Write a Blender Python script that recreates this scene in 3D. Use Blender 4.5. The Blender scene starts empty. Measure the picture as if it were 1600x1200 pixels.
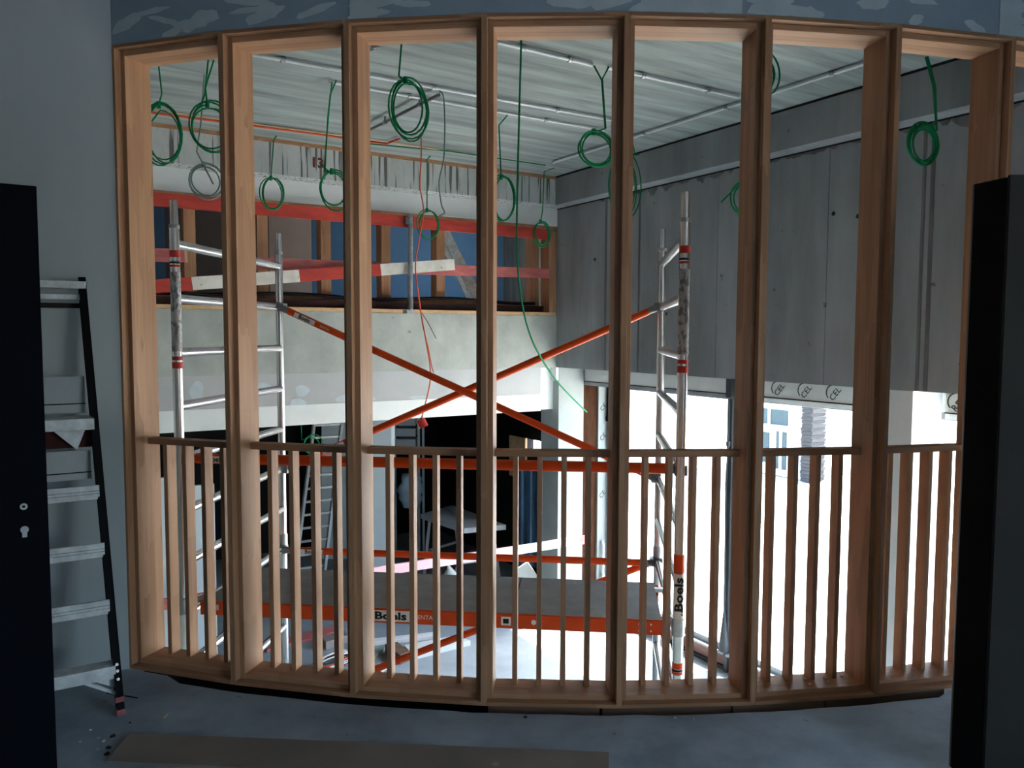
import bpy, bmesh, math, random
from mathutils import Vector, Matrix

# ------------------------------------------------------------------ camera, world, sun, exposure
scene = bpy.context.scene
col = scene.collection
EYE = 1.516
cam_d = bpy.data.cameras.new('camera')
cam_d.sensor_width = 36.0
cam_d.lens = 1210 / 1600 * 36.0
cam_d.clip_start = 0.05
cam_d.clip_end = 300
cam = bpy.data.objects.new('camera', cam_d)
col.objects.link(cam)
cam.matrix_world = (Matrix.Translation((0, 0, EYE)) @ Matrix.Rotation(math.radians(90) - 0.0645, 4, 'X')
                    @ Matrix.Rotation(0.0033, 4, 'Z'))
scene.camera = cam

# the atrium has its own axes: u along its far wall (to the right), v towards the camera
UX = Vector((0.8494, 0.5277, 0)); VX = Vector((0.5277, -0.8494, 0)); CORNER = Vector((0.4514, 7.902, 0))
def rm(u, v, z):
    return CORNER + UX * u + VX * v + Vector((0, 0, z))
ROT = Matrix((UX, VX * -1, Vector((0, 0, 1)))).transposed()      # columns: u, away, up
YAW = math.atan2(UX.y, UX.x)

world = bpy.data.worlds.new('world'); scene.world = world
world.use_nodes = True
wn = world.node_tree.nodes; wl = world.node_tree.links
sky = wn.new('ShaderNodeTexSky'); sky.sky_type = 'NISHITA'; sky.sun_disc = False
sky.sun_elevation = math.radians(58); sky.sun_rotation = math.radians(60); sky.dust_density = 2.0
wn['Background'].inputs['Strength'].default_value = 1.15
wl.new(sky.outputs['Color'], wn['Background'].inputs['Color'])

sun_d = bpy.data.lights.new('sun', 'SUN'); sun_d.energy = 20; sun_d.angle = math.radians(0.6); sun_d.color = (1, .95, .88)
sun = bpy.data.objects.new('sun', sun_d); col.objects.link(sun)
to_sun = (UX * 0.45 + VX * 0.085 + Vector((0, 0, 0.88))).normalized()
sun.rotation_euler = to_sun.to_track_quat('Z', 'Y').to_euler()
sun.location = (8, 6, 12)

def portal(name, c, w, h, facing):
    d = bpy.data.lights.new(name, 'AREA'); d.shape = 'RECTANGLE'; d.size = w; d.size_y = h
    d.cycles.is_portal = True
    o = bpy.data.objects.new(name, d); col.objects.link(o)
    o.location = c; o.rotation_euler = (facing * -1).to_track_quat('Z', 'Y').to_euler()
portal('window_portal', rm(.66, .86, -.16), 2.2, 1.7, UX * -1)
portal('window_portal', rm(.66, 2.60, -.16), 2.2, 1.7, UX * -1)
portal('window_portal', rm(.66, 4.70, -.16), 2.2, 2.2, UX * -1)
portal('window_portal', Vector((4.85, -1.65, 1.4)), 2.0, 2.2, Vector((-1, 0, 0)))

vs = scene.view_settings
vs.view_transform = 'Standard'; vs.look = 'None'; vs.gamma = 1; vs.use_curve_mapping = False
vs.exposure = 1.35
cy = scene.cycles
cy.use_denoising = True
cy.max_bounces = 12; cy.diffuse_bounces = 7; cy.glossy_bounces = 4; cy.transparent_max_bounces = 12
cy.sample_clamp_indirect = 12
cy.caustics_reflective = False; cy.caustics_refractive = False

# ------------------------------------------------------------------ materials
def mat(name, color, rough=.6, metal=0., var=.12, scale=(4, 4, 4), bump=0., spots=None, detail=6, spec=.3, rot=0., col2=None, lo=.35, hi=.7):
    """principled material; noise mixes the colour with a second one; optional small dark spots"""
    m = bpy.data.materials.new(name); m.use_nodes = True
    nt = m.node_tree; n = nt.nodes; l = nt.links
    b = n['Principled BSDF']; b.inputs['Roughness'].default_value = rough; b.inputs['Metallic'].default_value = metal
    b.inputs['Specular IOR Level'].default_value = spec
    tc = n.new('ShaderNodeTexCoord'); mp = n.new('ShaderNodeMapping')
    mp.inputs['Scale'].default_value = scale; mp.vector_type = 'POINT'
    src = tc.outputs['Object']
    if rot:
        m0 = n.new('ShaderNodeMapping'); m0.inputs['Rotation'].default_value = (0, 0, rot)
        l.new(src, m0.inputs['Vector']); src = m0.outputs['Vector']
    l.new(src, mp.inputs['Vector'])
    nz = n.new('ShaderNodeTexNoise'); nz.inputs['Scale'].default_value = 1; nz.inputs['Detail'].default_value = detail
    nz.inputs['Roughness'].default_value = .62
    l.new(mp.outputs['Vector'], nz.inputs['Vector'])
    rp = n.new('ShaderNodeValToRGB')
    c = Vector(color)
    d = Vector(col2) if col2 else c * (1 - var * 2)
    e = c * (1 + var)
    rp.color_ramp.elements[0].position = lo; rp.color_ramp.elements[0].color = (*d, 1)
    rp.color_ramp.elements[1].position = hi; rp.color_ramp.elements[1].color = (*[min(x, .95) for x in e], 1)
    l.new(nz.outputs['Fac'], rp.inputs['Fac'])
    out = rp.outputs['Color']
    if spots:
        sc, thr, scol = spots
        n2 = n.new('ShaderNodeTexNoise'); n2.inputs['Scale'].default_value = 1; n2.inputs['Detail'].default_value = 3
        mp2 = n.new('ShaderNodeMapping'); mp2.inputs['Scale'].default_value = sc
        l.new(src, mp2.inputs['Vector']); l.new(mp2.outputs['Vector'], n2.inputs['Vector'])
        r2 = n.new('ShaderNodeValToRGB')
        r2.color_ramp.elements[0].position = thr; r2.color_ramp.elements[0].color = (0, 0, 0, 1)
        r2.color_ramp.elements[1].position = thr + .05; r2.color_ramp.elements[1].color = (1, 1, 1, 1)
        l.new(n2.outputs['Fac'], r2.inputs['Fac'])
        mx = n.new('ShaderNodeMixRGB'); mx.inputs['Color2'].default_value = (*scol, 1)
        l.new(r2.outputs['Color'], mx.inputs['Fac']); l.new(out, mx.inputs['Color1']); out = mx.outputs['Color']
    l.new(out, b.inputs['Base Color'])
    if bump:
        bp = n.new('ShaderNodeBump'); bp.inputs['Strength'].default_value = bump; bp.inputs['Distance'].default_value = .01
        l.new(nz.outputs['Fac'], bp.inputs['Height']); l.new(bp.outputs['Normal'], b.inputs['Normal'])
    return m

def wood(name, c1, c2, horiz=False):
    """finger-jointed timber: staves of differing tone plus grain along the length"""
    m = bpy.data.materials.new(name); m.use_nodes = True
    nt = m.node_tree; n = nt.nodes; l = nt.links; b = n['Principled BSDF']
    b.inputs['Roughness'].default_value = .55; b.inputs['Specular IOR Level'].default_value = .3
    tc = n.new('ShaderNodeTexCoord')
    def noise(scale, det):
        mp = n.new('ShaderNodeMapping'); mp.inputs['Scale'].default_value = scale
        l.new(tc.outputs['Object'], mp.inputs['Vector'])
        z = n.new('ShaderNodeTexNoise'); z.inputs['Scale'].default_value = 1; z.inputs['Detail'].default_value = det
        l.new(mp.outputs['Vector'], z.inputs['Vector']); return z
    g = noise((2.5, 55, 55) if horiz else (55, 55, 2.5), 5)
    mp = n.new('ShaderNodeMapping'); mp.inputs['Scale'].default_value = (3.2, 26, 26) if horiz else (26, 26, 3.2)
    l.new(tc.outputs['Object'], mp.inputs['Vector'])
    vo = n.new('ShaderNodeTexVoronoi'); vo.distance = 'CHEBYCHEV'; vo.inputs['Scale'].default_value = 1
    vo.inputs['Randomness'].default_value = .6
    l.new(mp.outputs['Vector'], vo.inputs['Vector'])
    bw = n.new('ShaderNodeRGBToBW'); l.new(vo.outputs['Color'], bw.inputs['Color'])
    ad = n.new('ShaderNodeMath'); ad.operation = 'MULTIPLY_ADD'; ad.inputs[1].default_value = .42; 
    l.new(bw.outputs['Val'], ad.inputs[0])
    m2 = n.new('ShaderNodeMath'); m2.operation = 'MULTIPLY'; m2.inputs[1].default_value = .5
    l.new(g.outputs['Fac'], m2.inputs[0]); l.new(m2.outputs[0], ad.inputs[2])
    rp = n.new('ShaderNodeValToRGB')
    rp.color_ramp.elements[0].position = .25; rp.color_ramp.elements[0].color = (*c2, 1)
    rp.color_ramp.elements[1].position = .75; rp.color_ramp.elements[1].color = (*c1, 1)
    l.new(ad.outputs[0], rp.inputs['Fac']); l.new(rp.outputs['Color'], b.inputs['Base Color'])
    return m

M = {}
M['wood'] = wood('red_brown_timber', (.475, .270, .150), (.315, .160, .084))
M['woodh'] = wood('red_brown_timber_lengthwise', (.475, .270, .150), (.315, .160, .084), True)
M['pine'] = wood('pale_pine', (.66, .44, .25), (.5, .32, .17), True)
M['darkwood'] = mat('dark_timber', (.16, .095, .06), .6, scale=(3, 20, 20))
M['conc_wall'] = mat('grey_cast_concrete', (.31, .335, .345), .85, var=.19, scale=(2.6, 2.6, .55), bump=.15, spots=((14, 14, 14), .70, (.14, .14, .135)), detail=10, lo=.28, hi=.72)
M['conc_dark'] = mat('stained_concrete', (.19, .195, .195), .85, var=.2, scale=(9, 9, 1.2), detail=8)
M['conc_far'] = mat('pale_cast_concrete', (.40, .43, .40), .85, var=.10, scale=(3.5, 3.5, 3), bump=.15, spots=((9, 9, 9), .73, (.17, .17, .16)), detail=8)
M['streak'] = mat('streaked_concrete', (.48, .51, .50), .85, var=.08, scale=(5, 5, 3), spots=((38, 38, 1.5), .56, (.12, .12, .115)), rot=-YAW)
M['conc_ceil'] = mat('board_marked_concrete', (.30, .345, .335), .85, var=.20, scale=(.9, 9, 4), bump=.3, rot=-YAW, detail=8, spots=((1.4, 22, 4), .68, (.17, .18, .17)))
M['plaster'] = mat('white_plaster', (.74, .78, .78), .8, var=.03)
M['pier'] = mat('pale_smooth_concrete', (.31, .345, .34), .9, var=.06, scale=(3, 3, 3), spots=((11, 11, 11), .76, (.3, .32, .31)))
M['gypsum'] = mat('grey_gypsum_board', (.44, .455, .46), .85, var=.03)
M['compound'] = mat('pale_joint_compound', (.50, .58, .61), .85, var=.05, scale=(9, 9, 9))
M['bluegyp'] = mat('blue_grey_gypsum_board', (.285, .365, .43), .85, var=.04)
M['nearwall'] = mat('pale_grey_skimmed_wall', (.40, .455, .47), .8, var=.05, scale=(2, 2, .8), spots=((40, 40, 40), .80, (.12, .12, .12)))
M['floor'] = mat('dusty_grey_screed', (.32, .395, .46), .85, var=.17, scale=(2.4, 2.4, 2.4), bump=.25, detail=10, spots=((17, 17, 17), .70, (.19, .20, .20)))
M['floor_low'] = mat('dusty_lower_screed', (.29, .33, .35), .85, var=.10, scale=(2, 2, 2), detail=9)
M['alu'] = mat('aluminium_tube', (.62, .62, .62), .27, .95, var=.06, scale=(12, 12, 4))
M['galv'] = mat('galvanised_steel', (.42, .44, .45), .45, .8, var=.15, scale=(20, 20, 20))
M['zinc'] = mat('pale_zinc_conduit', (.62, .65, .66), .45, .2, var=.08, scale=(6, 6, 6))
M['clampm'] = mat('dull_steel_clamp', (.22, .22, .22), .5, .7)
M['orange'] = mat('orange_enamel', (.66, .068, .008), .5, var=.06, scale=(9, 9, 9), spots=((30, 30, 30), .78, (.40, .10, .04)), spec=.2)
M['deck'] = mat('worn_phenolic_deck', (.19, .185, .18), .7, var=.12, scale=(7, 7, 7), spots=((20, 9, 20), .72, (.32, .31, .28)))
M['red'] = mat('red_barrier_paint', (.50, .055, .04), .6, var=.14, scale=(5, 5, 20))
M['pink'] = mat('faded_red_paint', (.52, .15, .14), .7, var=.14, scale=(6, 6, 20))
M['pinkpale'] = mat('pale_pink_paint', (.85, .50, .55), .7, var=.06, scale=(6, 6, 20))
M['whitep'] = mat('scuffed_white_paint', (.74, .71, .64), .7, var=.10, scale=(8, 8, 8), spots=((24, 24, 24), .68, (.32, .29, .25)))
M['green'] = mat('green_cable_sheath', (.010, .20, .075), .75, var=.06, spec=.08)
M['greycable'] = mat('grey_green_cable_sheath', (.20, .27, .24), .5, var=.1)
M['redcable'] = mat('red_orange_cable_sheath', (.70, .12, .05), .5, var=.06)
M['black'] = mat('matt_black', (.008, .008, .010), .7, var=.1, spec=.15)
M['navy'] = mat('dark_navy_lacquer', (.002, .0042, .0085), .7, var=.1, spec=.06)
M['blackedge'] = mat('black_lipping', (.004, .004, .005), .7, var=.1, spec=.10)
M['litedge'] = mat('lit_edge_grey', (.10, .10, .095), .5, var=.05, spec=.4)  # lighter than the leaf: light caught on the rim, put into colour
M['darkgrey'] = mat('dark_grey_board', (.019, .019, .016), .75, var=.12, scale=(3, 3, 3))
M['chrome'] = mat('bright_nickel', (.62, .62, .60), .3, .9)
M['fibre'] = mat('black_fibreglass', (.004, .005, .007), .6, var=.1, spec=.1)
M['tread'] = mat('grey_aluminium_tread', (.74, .79, .80), .5, .1, var=.15, scale=(16, 16, 16))
M['plate'] = mat('pale_grey_plate', (.46, .50, .52), .6, .1, var=.06)
M['rubber_red'] = mat('faded_red_rubber', (.36, .13, .13), .8)
M['darkred'] = mat('dark_red_plastic', (.05, .004, .004), .7)
M['mdf'] = mat('brown_hardboard', (.235, .20, .175), .75, var=.08, scale=(3, 3, 3), spots=((12, 12, 12), .74, (.34, .31, .28)))
M['bluewall'] = mat('blue_painted_wall', (.065, .15, .27), .8, var=.04)
M['brownwall'] = mat('dark_brown_panel', (.11, .092, .088), .8, var=.05)
M['beige'] = mat('pinkish_beige_panel', (.42, .33, .29), .8, var=.04)
M['studwood'] = mat('dark_stained_stud', (.050, .022, .012), .9, spec=.03, var=.3, scale=(9, 9, 2))
M['insuldim'] = mat('dimmed_white_insulation', (.22, .24, .235), .9, var=.05)  # darker copy of the white insulation, strong window light toned down in colour
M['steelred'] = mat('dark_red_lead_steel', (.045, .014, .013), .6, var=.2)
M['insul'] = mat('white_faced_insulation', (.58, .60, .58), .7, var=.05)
M['ink'] = mat('black_print', (.012, .012, .012), .7)
M['inkred'] = mat('dark_red_marker', (.16, .03, .03), .8)
M['wornprint'] = mat('worn_grey_label_print', (.40, .40, .40), .55, .5, var=.1, spots=((60, 60, 34), .52, (.17, .17, .175)))
M['sticker'] = mat('white_sticker', (.72, .70, .68), .6, var=.03)
M['stickred'] = mat('red_sticker', (.52, .04, .03), .6)
M['anthr'] = mat('anthracite_window_profile', (.035, .040, .046), .5)
M['greyprof'] = mat('grey_window_profile', (.24, .26, .28), .5)
M['brownsill'] = mat('brown_red_transom', (.20, .105, .09), .6)
M['bluesheet'] = mat('blue_plastic_sheet', (.05, .13, .22), .45, var=.3, scale=(6, 6, 1.5), bump=.6)
M['bluebag'] = mat('pale_blue_plastic', (.33, .45, .56), .5, var=.12, bump=.4)
M['greypanel'] = mat('blue_grey_partition', (.50, .57, .61), .8, var=.03)
M['cardboard'] = mat('brown_cardboard', (.33, .23, .14), .8)
M['brick'] = mat('outdoor_brick', (.045, .043, .045), .85, var=.2, scale=(12, 12, 30))
M['facade'] = mat('pale_render_facade', (.78, .77, .74), .8, var=.03)
M['winglass'] = mat('blue_grey_window', (.035, .065, .075), .4, var=.1)
M['paving'] = mat('pale_paving', (.55, .53, .49), .85, var=.08)
g = bpy.data.materials.new('thin_clear_glass'); g.use_nodes = True
gn = g.node_tree.nodes; gl = g.node_tree.links; gn.remove(gn['Principled BSDF'])
tr = gn.new('ShaderNodeBsdfTransparent'); tr.inputs['Color'].default_value = (.95, .97, .96, 1)
gs = gn.new('ShaderNodeBsdfGlossy'); gs.inputs['Roughness'].default_value = .02
mxs = gn.new('ShaderNodeMixShader'); mxs.inputs[0].default_value = .06
gl.new(tr.outputs[0], mxs.inputs[1]); gl.new(gs.outputs[0], mxs.inputs[2])
gl.new(mxs.outputs[0], gn['Material Output'].inputs['Surface'])
M['glass'] = g

# ------------------------------------------------------------------ mesh helpers
class MB:
    def __init__(s): s.v = []; s.f = []; s.sm = []
    def add(s, vs, fs, smooth=False):
        o = len(s.v); s.v += [tuple(x) for x in vs]
        for f in fs: s.f.append([i + o for i in f]); s.sm.append(smooth)
        return s
    def hexa(s, p):          # 8 corners: bottom loop 0-3, top loop 4-7
        return s.add(p, [(3, 2, 1, 0), (4, 5, 6, 7), (0, 1, 5, 4), (1, 2, 6, 5), (2, 3, 7, 6), (3, 0, 4, 7)])
    def box(s, c, size, R=None):
        c = Vector(c); h = Vector(size) * .5; R = R or Matrix.Identity(3)
        P = [c + R @ Vector((x * h.x, y * h.y, z * h.z)) for z in (-1, 1) for x, y in ((-1, -1), (1, -1), (1, 1), (-1, 1))]
        return s.hexa(P)
    def room(s, u0, u1, v0, v1, z0, z1):      # box in the atrium's axes
        P = [rm(u, v, z) for z in (z0, z1) for u, v in ((u0, v1), (u1, v1), (u1, v0), (u0, v0))]
        return s.hexa(P)
    def bar(s, a, b, w, d, ref=(0, 0, 1)):    # rectangular bar from a to b: w across, d along the third axis
        a, b = Vector(a), Vector(b); t = (b - a).normalized(); r = Vector(ref)
        x = t.cross(r)
        if x.length < 1e-4: x = t.cross(Vector((1, 0, 0)))
        x.normalize(); y = x.cross(t).normalized()
        P = []
        for q in (a, b):
            for i, j in ((-1, -1), (1, -1), (1, 1), (-1, 1)): P.append(q + x * (i * w / 2) + y * (j * d / 2))
        return s.hexa(P)
    def tube(s, pts, r, n=8, caps=True):
        pts = [Vector(p) for p in pts]; k = len(pts); V = []; F = []
        t0 = (pts[1] - pts[0]).normalized()
        x = t0.cross(Vector((0, 0, 1)))
        if x.length < .05: x = t0.cross(Vector((1, 0, 0)))
        x.normalize()
        for i, p in enumerate(pts):
            t = (pts[min(i + 1, k - 1)] - pts[max(i - 1, 0)])
            t = t.normalized() if t.length > 1e-9 else t0
            x = (x - t * x.dot(t)); x = x.normalized() if x.length > 1e-6 else t.orthogonal().normalized()
            y = t.cross(x); rr = r[i] if isinstance(r, (list, tuple)) else r
            for j in range(n):
                a = 2 * math.pi * j / n; V.append(p + x * (math.cos(a) * rr) + y * (math.sin(a) * rr))
        for i in range(k - 1):
            for j in range(n):
                F.append((i * n + j, i * n + (j + 1) % n, (i + 1) * n + (j + 1) % n, (i + 1) * n + j))
        s.add(V, F, True)
        if caps:
            s.add(V[:n], [tuple(range(n - 1, -1, -1))]); s.add(V[-n:], [tuple(range(n))])
        return s
    def prism(s, pts, off):                   # polygon pts extruded by vector off
        pts = [Vector(p) for p in pts]; off = Vector(off); n = len(pts)
        V = pts + [p + off for p in pts]
        F = [tuple(range(n - 1, -1, -1)), tuple(range(n, 2 * n))] + [(i, (i + 1) % n, n + (i + 1) % n, n + i) for i in range(n)]
        return s.add(V, F)
    def build(s, name, m, parent=None, bevel=0.):
        me = bpy.data.meshes.new(name); me.from_pydata(s.v, [], s.f); me.validate()
        for p, q in zip(me.polygons, s.sm): p.use_smooth = q
        bm = bmesh.new(); bm.from_mesh(me); bmesh.ops.recalc_face_normals(bm, faces=bm.faces); bm.to_mesh(me); bm.free()
        me.materials.append(m if not isinstance(m, str) else M[m])
        o = bpy.data.objects.new(name, me); col.objects.link(o)
        if parent is not None: adopt(o, parent)
        if bevel:
            b = o.modifiers.new('bevel', 'BEVEL'); b.width = bevel; b.segments = 2; b.limit_method = 'ANGLE'
        return o
def adopt(o, parent):
    o.parent = parent
    o.matrix_parent_inverse = parent.matrix_basis.inverted()
def tag(o, label=None, cat=None, group=None, kind=None):
    for k, v in (('label', label), ('category', cat), ('group', group), ('kind', kind)):
        if v: o[k] = v
    return o
def thing(name, label, cat, loc, group=None):
    o = bpy.data.objects.new(name, None); o.empty_display_size = .1; col.objects.link(o); o.location = loc
    return tag(o, label, cat, group)
def struct(name, loc=(0, 0, 0)):
    o = bpy.data.objects.new(name, None); o.empty_display_size = .1; col.objects.link(o); o.location = loc
    o['kind'] = 'structure'; return o
def lettering(name, body, size, pos, right, up, m, parent, align='CENTER', bold=0., sx=1.):
    c = bpy.data.curves.new(name, 'FONT'); c.body = body; c.size = size; c.align_x = align; c.align_y = 'CENTER'
    c.extrude = .0004; c.offset = bold; c.resolution_u = 2
    o = bpy.data.objects.new(name, c); 
    right = Vector(right).normalized(); up = Vector(up); up = (up - right * up.dot(right)).normalized(); nrm = right.cross(up)
    mw = Matrix((right, up, nrm)).transposed().to_4x4(); mw.translation = Vector(pos)
    me = None
    col.objects.link(o)
    dg = bpy.context.evaluated_depsgraph_get()
    me = bpy.data.meshes.new_from_object(o.evaluated_get(dg)); bpy.data.objects.remove(o)
    me.materials.clear(); me.materials.append(M[m])
    o = bpy.data.objects.new(name, me); col.objects.link(o)
    me.transform(mw @ Matrix.Diagonal((sx, 1, 1, 1)))
    adopt(o, parent); return o
rnd = random.Random(7)

# ------------------------------------------------------------------ atrium shell
BEAM_R, BEAM_F = .15, .18            # how far the upper beams stand proud of the right and far walls
ZC, ZSOF, ZHEAD, ZSILL, ZSPAN, ZFASC, ZG = 3.05, 2.775, 2.60, 1.70, 1.178, .742, -1.5
o = MB().room(-6.6, .9, -.6, 6.2, ZC, ZC + .2).build('ceiling', 'conc_ceil'); o['kind'] = 'structure'
o = MB().room(-6.6, .8, -6.0, 6.6, ZG - .2, ZG).build('floor_lower', 'floor_low'); o['kind'] = 'structure'

wall_far = struct('wall_far', rm(0, 0, ZG))
MB().room(-6.6, -BEAM_R, -.3, BEAM_F, ZSOF, ZC).build('upper_beam', 'streak', wall_far)
MB().room(-6.6, .3, -.3, 0, ZHEAD, ZSOF).build('lintel_band', 'plaster', wall_far)
MB().room(-6.6, -.0, -.25, 0, ZSPAN, ZSILL).build('spandrel_beam', 'conc_far', wall_far)
MB().room(-6.6, -.19, -.12, 0, ZFASC + .17, ZSPAN).build('gypsum_board', 'gypsum', wall_far)
MB().room(-6.6, -.19, -.122, .002, ZFASC, ZFASC + .17).build('plaster_band', 'plaster', wall_far)
for i, (px, z, w, h) in enumerate(((-2.95, 1.06, .07, .05), (-2.62, 1.03, .06, .05), (-2.66, .93, .07, .04), (-2.25, .95, .08, .03), (-2.05, .94, .10, .02), (-3.45, 1.05, .05, .09), (-1.55, .93, .08, .02))):
    P = [rm(px + w * math.cos(a) * (1 + .2 * math.sin(3 * a + i)), .0005, z + h * math.sin(a)) for a in [k * math.pi / 7 for k in range(14)]]
    MB().prism(P, VX * .001).build('filler_patch', 'compound', wall_far)
MB().room(-6.6, -.16, BEAM_F - .02, BEAM_F + .012, ZC - .03, ZC).build('orange_batten', 'woodh', wall_far)
lettering('painted_number', '13', .11, rm(-2.52, BEAM_F + .002, 2.90), UX, (0, 0, 1), 'inkred', wall_far, bold=.004)
MB().room(.033, .352, -.32, 0, ZG, ZSPAN - .002).build('corner_pier', 'pier', wall_far)
MB().room(-.0, .033, -.32, -.004, ZFASC + .3, ZSPAN - .002).build('pier_edge', 'plaster', wall_far)
MB().room(-.19, .033, -.30, -.1, ZFASC, ZSPAN - .002).build('plaster_return', 'plaster', wall_far)

wall_right = struct('wall_right', rm(0, 2, ZG))
MB().room(-BEAM_R, .3, -.3, 6.2, ZSOF, ZC).build('upper_beam', 'conc_wall', wall_right)
joints = [0, .80, 1.262, 2.16, 3.14, 3.80, 4.9, 6.2]
for a, b in zip(joints, joints[1:]):
    MB().room(0, .28, a + (.002 if a else -.3), b - .002, ZSPAN, ZSOF).build('concrete_panel', 'conc_wall', wall_right)
MB().room(.006, .27, -.2, 6.2, ZSPAN + .01, ZSOF).build('joint_backing', 'darkgrey', wall_right)
for v, z in ((.62, 2.22), (1.56, 2.35), (1.60, 1.69), (2.60, 2.27), (2.58, 1.53), (3.42, 1.53), (3.36, 2.28), (3.18, 2.32), (1.02, 2.05), (4.05, 1.35)):
    a = [k * math.pi / 5 for k in range(10)]
    ring = MB()
    for r0, r1, d0, d1 in ((.015, .010, .0, .004), (.010, .006, .004, .002)):
        V = [rm(-d0 - .0005, v + r0 * math.cos(t), z + r0 * math.sin(t)) for t in a] + [rm(-d1 - .0005, v + r1 * math.cos(t), z + r1 * math.sin(t)) for t in a]
        ring.add(V, [(i, (i + 1) % 10, 10 + (i + 1) % 10, 10 + i) for i in range(10)])
    ring.add([rm(-.0026, v + .008 * math.cos(t), z + .008 * math.sin(t)) for t in a], [tuple(range(10))])
    ring.build('tie_hole', 'darkgrey', wall_right)
for v, w in ((.80, .028), (1.262, .022), (3.80, .02), (3.86, .03)):
    MB().room(-.003, .001, v - w, v - .004, ZSPAN + .002, ZSOF).build('form_seam', 'conc_dark', wall_right)
MB().room(-BEAM_R - .003, -BEAM_R + .001, -.2, 6.2, ZC - .016, ZC - .001).build('ceiling_dark_strip', 'darkgrey', wall_right)  # thin dark strip along the top edge of the beam
MB().room(-.003, .001, .0, 6.2, ZSOF - .012, ZSOF - .001).build('soffit_dark_strip', 'darkgrey', wall_right)  # thin dark strip on the wall just below the beam
for k in range(30):
    r2 = random.Random(300 + k); v = .7 + k * .175 + r2.random() * .08; w = .03 + .07 * r2.random(); d = .03 + .10 * r2.random() ** 2
    P = [rm(-.001, v - w, ZSOF - .012)] + [rm(-.001, v - w + 2 * w * j / 6, ZSOF - .012 - d * (.35 + .65 * r2.random()) * math.sin(math.pi * (j + .6) / 7.2)) for j in range(7)] + [rm(-.001, v + w, ZSOF - .012)]
    MB().prism(P, UX * -.0012).build('damp_stain', 'conc_dark', wall_right)
# lower storey: piers stand forward of the outer window wall
MB().room(.0, .322, 3.40, 3.77, ZG, ZSPAN - .002).build('window_pier', 'plaster', wall_right)
MB().room(.0, .322, 5.7, 6.2, ZG, ZSPAN - .002).build('window_pier', 'plaster', wall_right)
MB().room(.352, .366, -.09, -.03, ZG, 1.25).build('stud_gap', 'black', wall_right)
MB().room(.366, .55, -.09, -.02, ZG, 1.25).build('timber_stud', 'studwood', wall_right, .004)
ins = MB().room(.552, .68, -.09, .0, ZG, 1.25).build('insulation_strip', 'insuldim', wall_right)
MB().room(.66, .80, -.3, 6.2, .998, ZC).build('outer_cladding', 'insul', wall_right)
for z in (1.0, .74, .42, .10, -.2):
    lettering('board_print', 'CE', .075, rm(.615, .002, z), UX * .7 + Vector((0, 0, .7)), UX * -.7 + Vector((0, 0, .7)), 'ink', ins)

def arc_mark(parent, u, v, z, r, a0=100, a1=235):
    P = [rm(u, v + r * math.cos(math.radians(a)), z + r * math.sin(math.radians(a))) for a in range(a0, a1, 9)]
    MB().tube(P, .0035, 4).build('print_arc', 'ink', parent)
def window(n, v0, v1, h0, h1, text, marks):
    w = struct('window_%d' % n, rm(.70, (v0 + v1) / 2, ZG))
    f = MB()
    f.room(.67, .74, v0, v0 + .045, -1.27, .998); f.room(.67, .74, v1 - .045, v1, -1.27, .998)
    f.room(.67, .74, v0, v1, .945, .998); f.room(.67, .74, v0, v1, -1.33, -1.27)
    f.build('window_frame', 'greyprof', w, .003)
    MB().room(.69, .76, v0, v1, ZG, -1.33).build('base_panel', 'brownsill', w)
    MB().room(.62, .70, v0, v1, -1.345, -1.325).build('sill_cap', 'greyprof', w, .003)
    MB().room(.66, .70, v0, v1, ZG, ZG + .03).build('base_strip', 'anthr', w)
    MB().room(.702, .708, v0 + .045, v1 - .045, -1.27, .945).build('glass_pane', 'glass', w)
    hb = MB().room(.36, .60, h0, h1, 1.03, 1.28).build('head_board', 'insul', w)
    MB().room(.354, .362, h0, h1, ZSPAN - .020, ZSPAN - .004).build('head_gap', 'black', w)
    MB().room(.354, .362, h0, h1, 1.022, 1.030).build('board_edge', 'black', w)
    MB().room(.362, .67, h0, h1, .985, 1.03).build('head_lining', 'plaster' if n > 1 else 'greyprof', w)
    for v in marks:
        lettering('board_print', text, .066, rm(.357, v, 1.092), VX * .62 + Vector((0, 0, .78)), VX * -.78 + Vector((0, 0, .62)), 'ink', hb)
        arc_mark(hb, .358, v - .02, 1.10, .055)
    return w
window(1, .0, 1.725, .0, 2.05, 'CEL', ())
window(2, 1.765, 3.43, 2.05, 3.40, 'CEL', (2.49, 2.735, 2.98))
window(3, 3.45, 5.80, 3.77, 5.7, 'REC', (3.86,))
MB().room(.64, .76, 1.725, 1.765, ZG, .998).build('mullion', 'anthr', wall_right)
MB().room(.31, .37, 1.99, 2.05, 1.0, ZSPAN - .004).build('board_end', 'anthr', wall_right)

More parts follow.
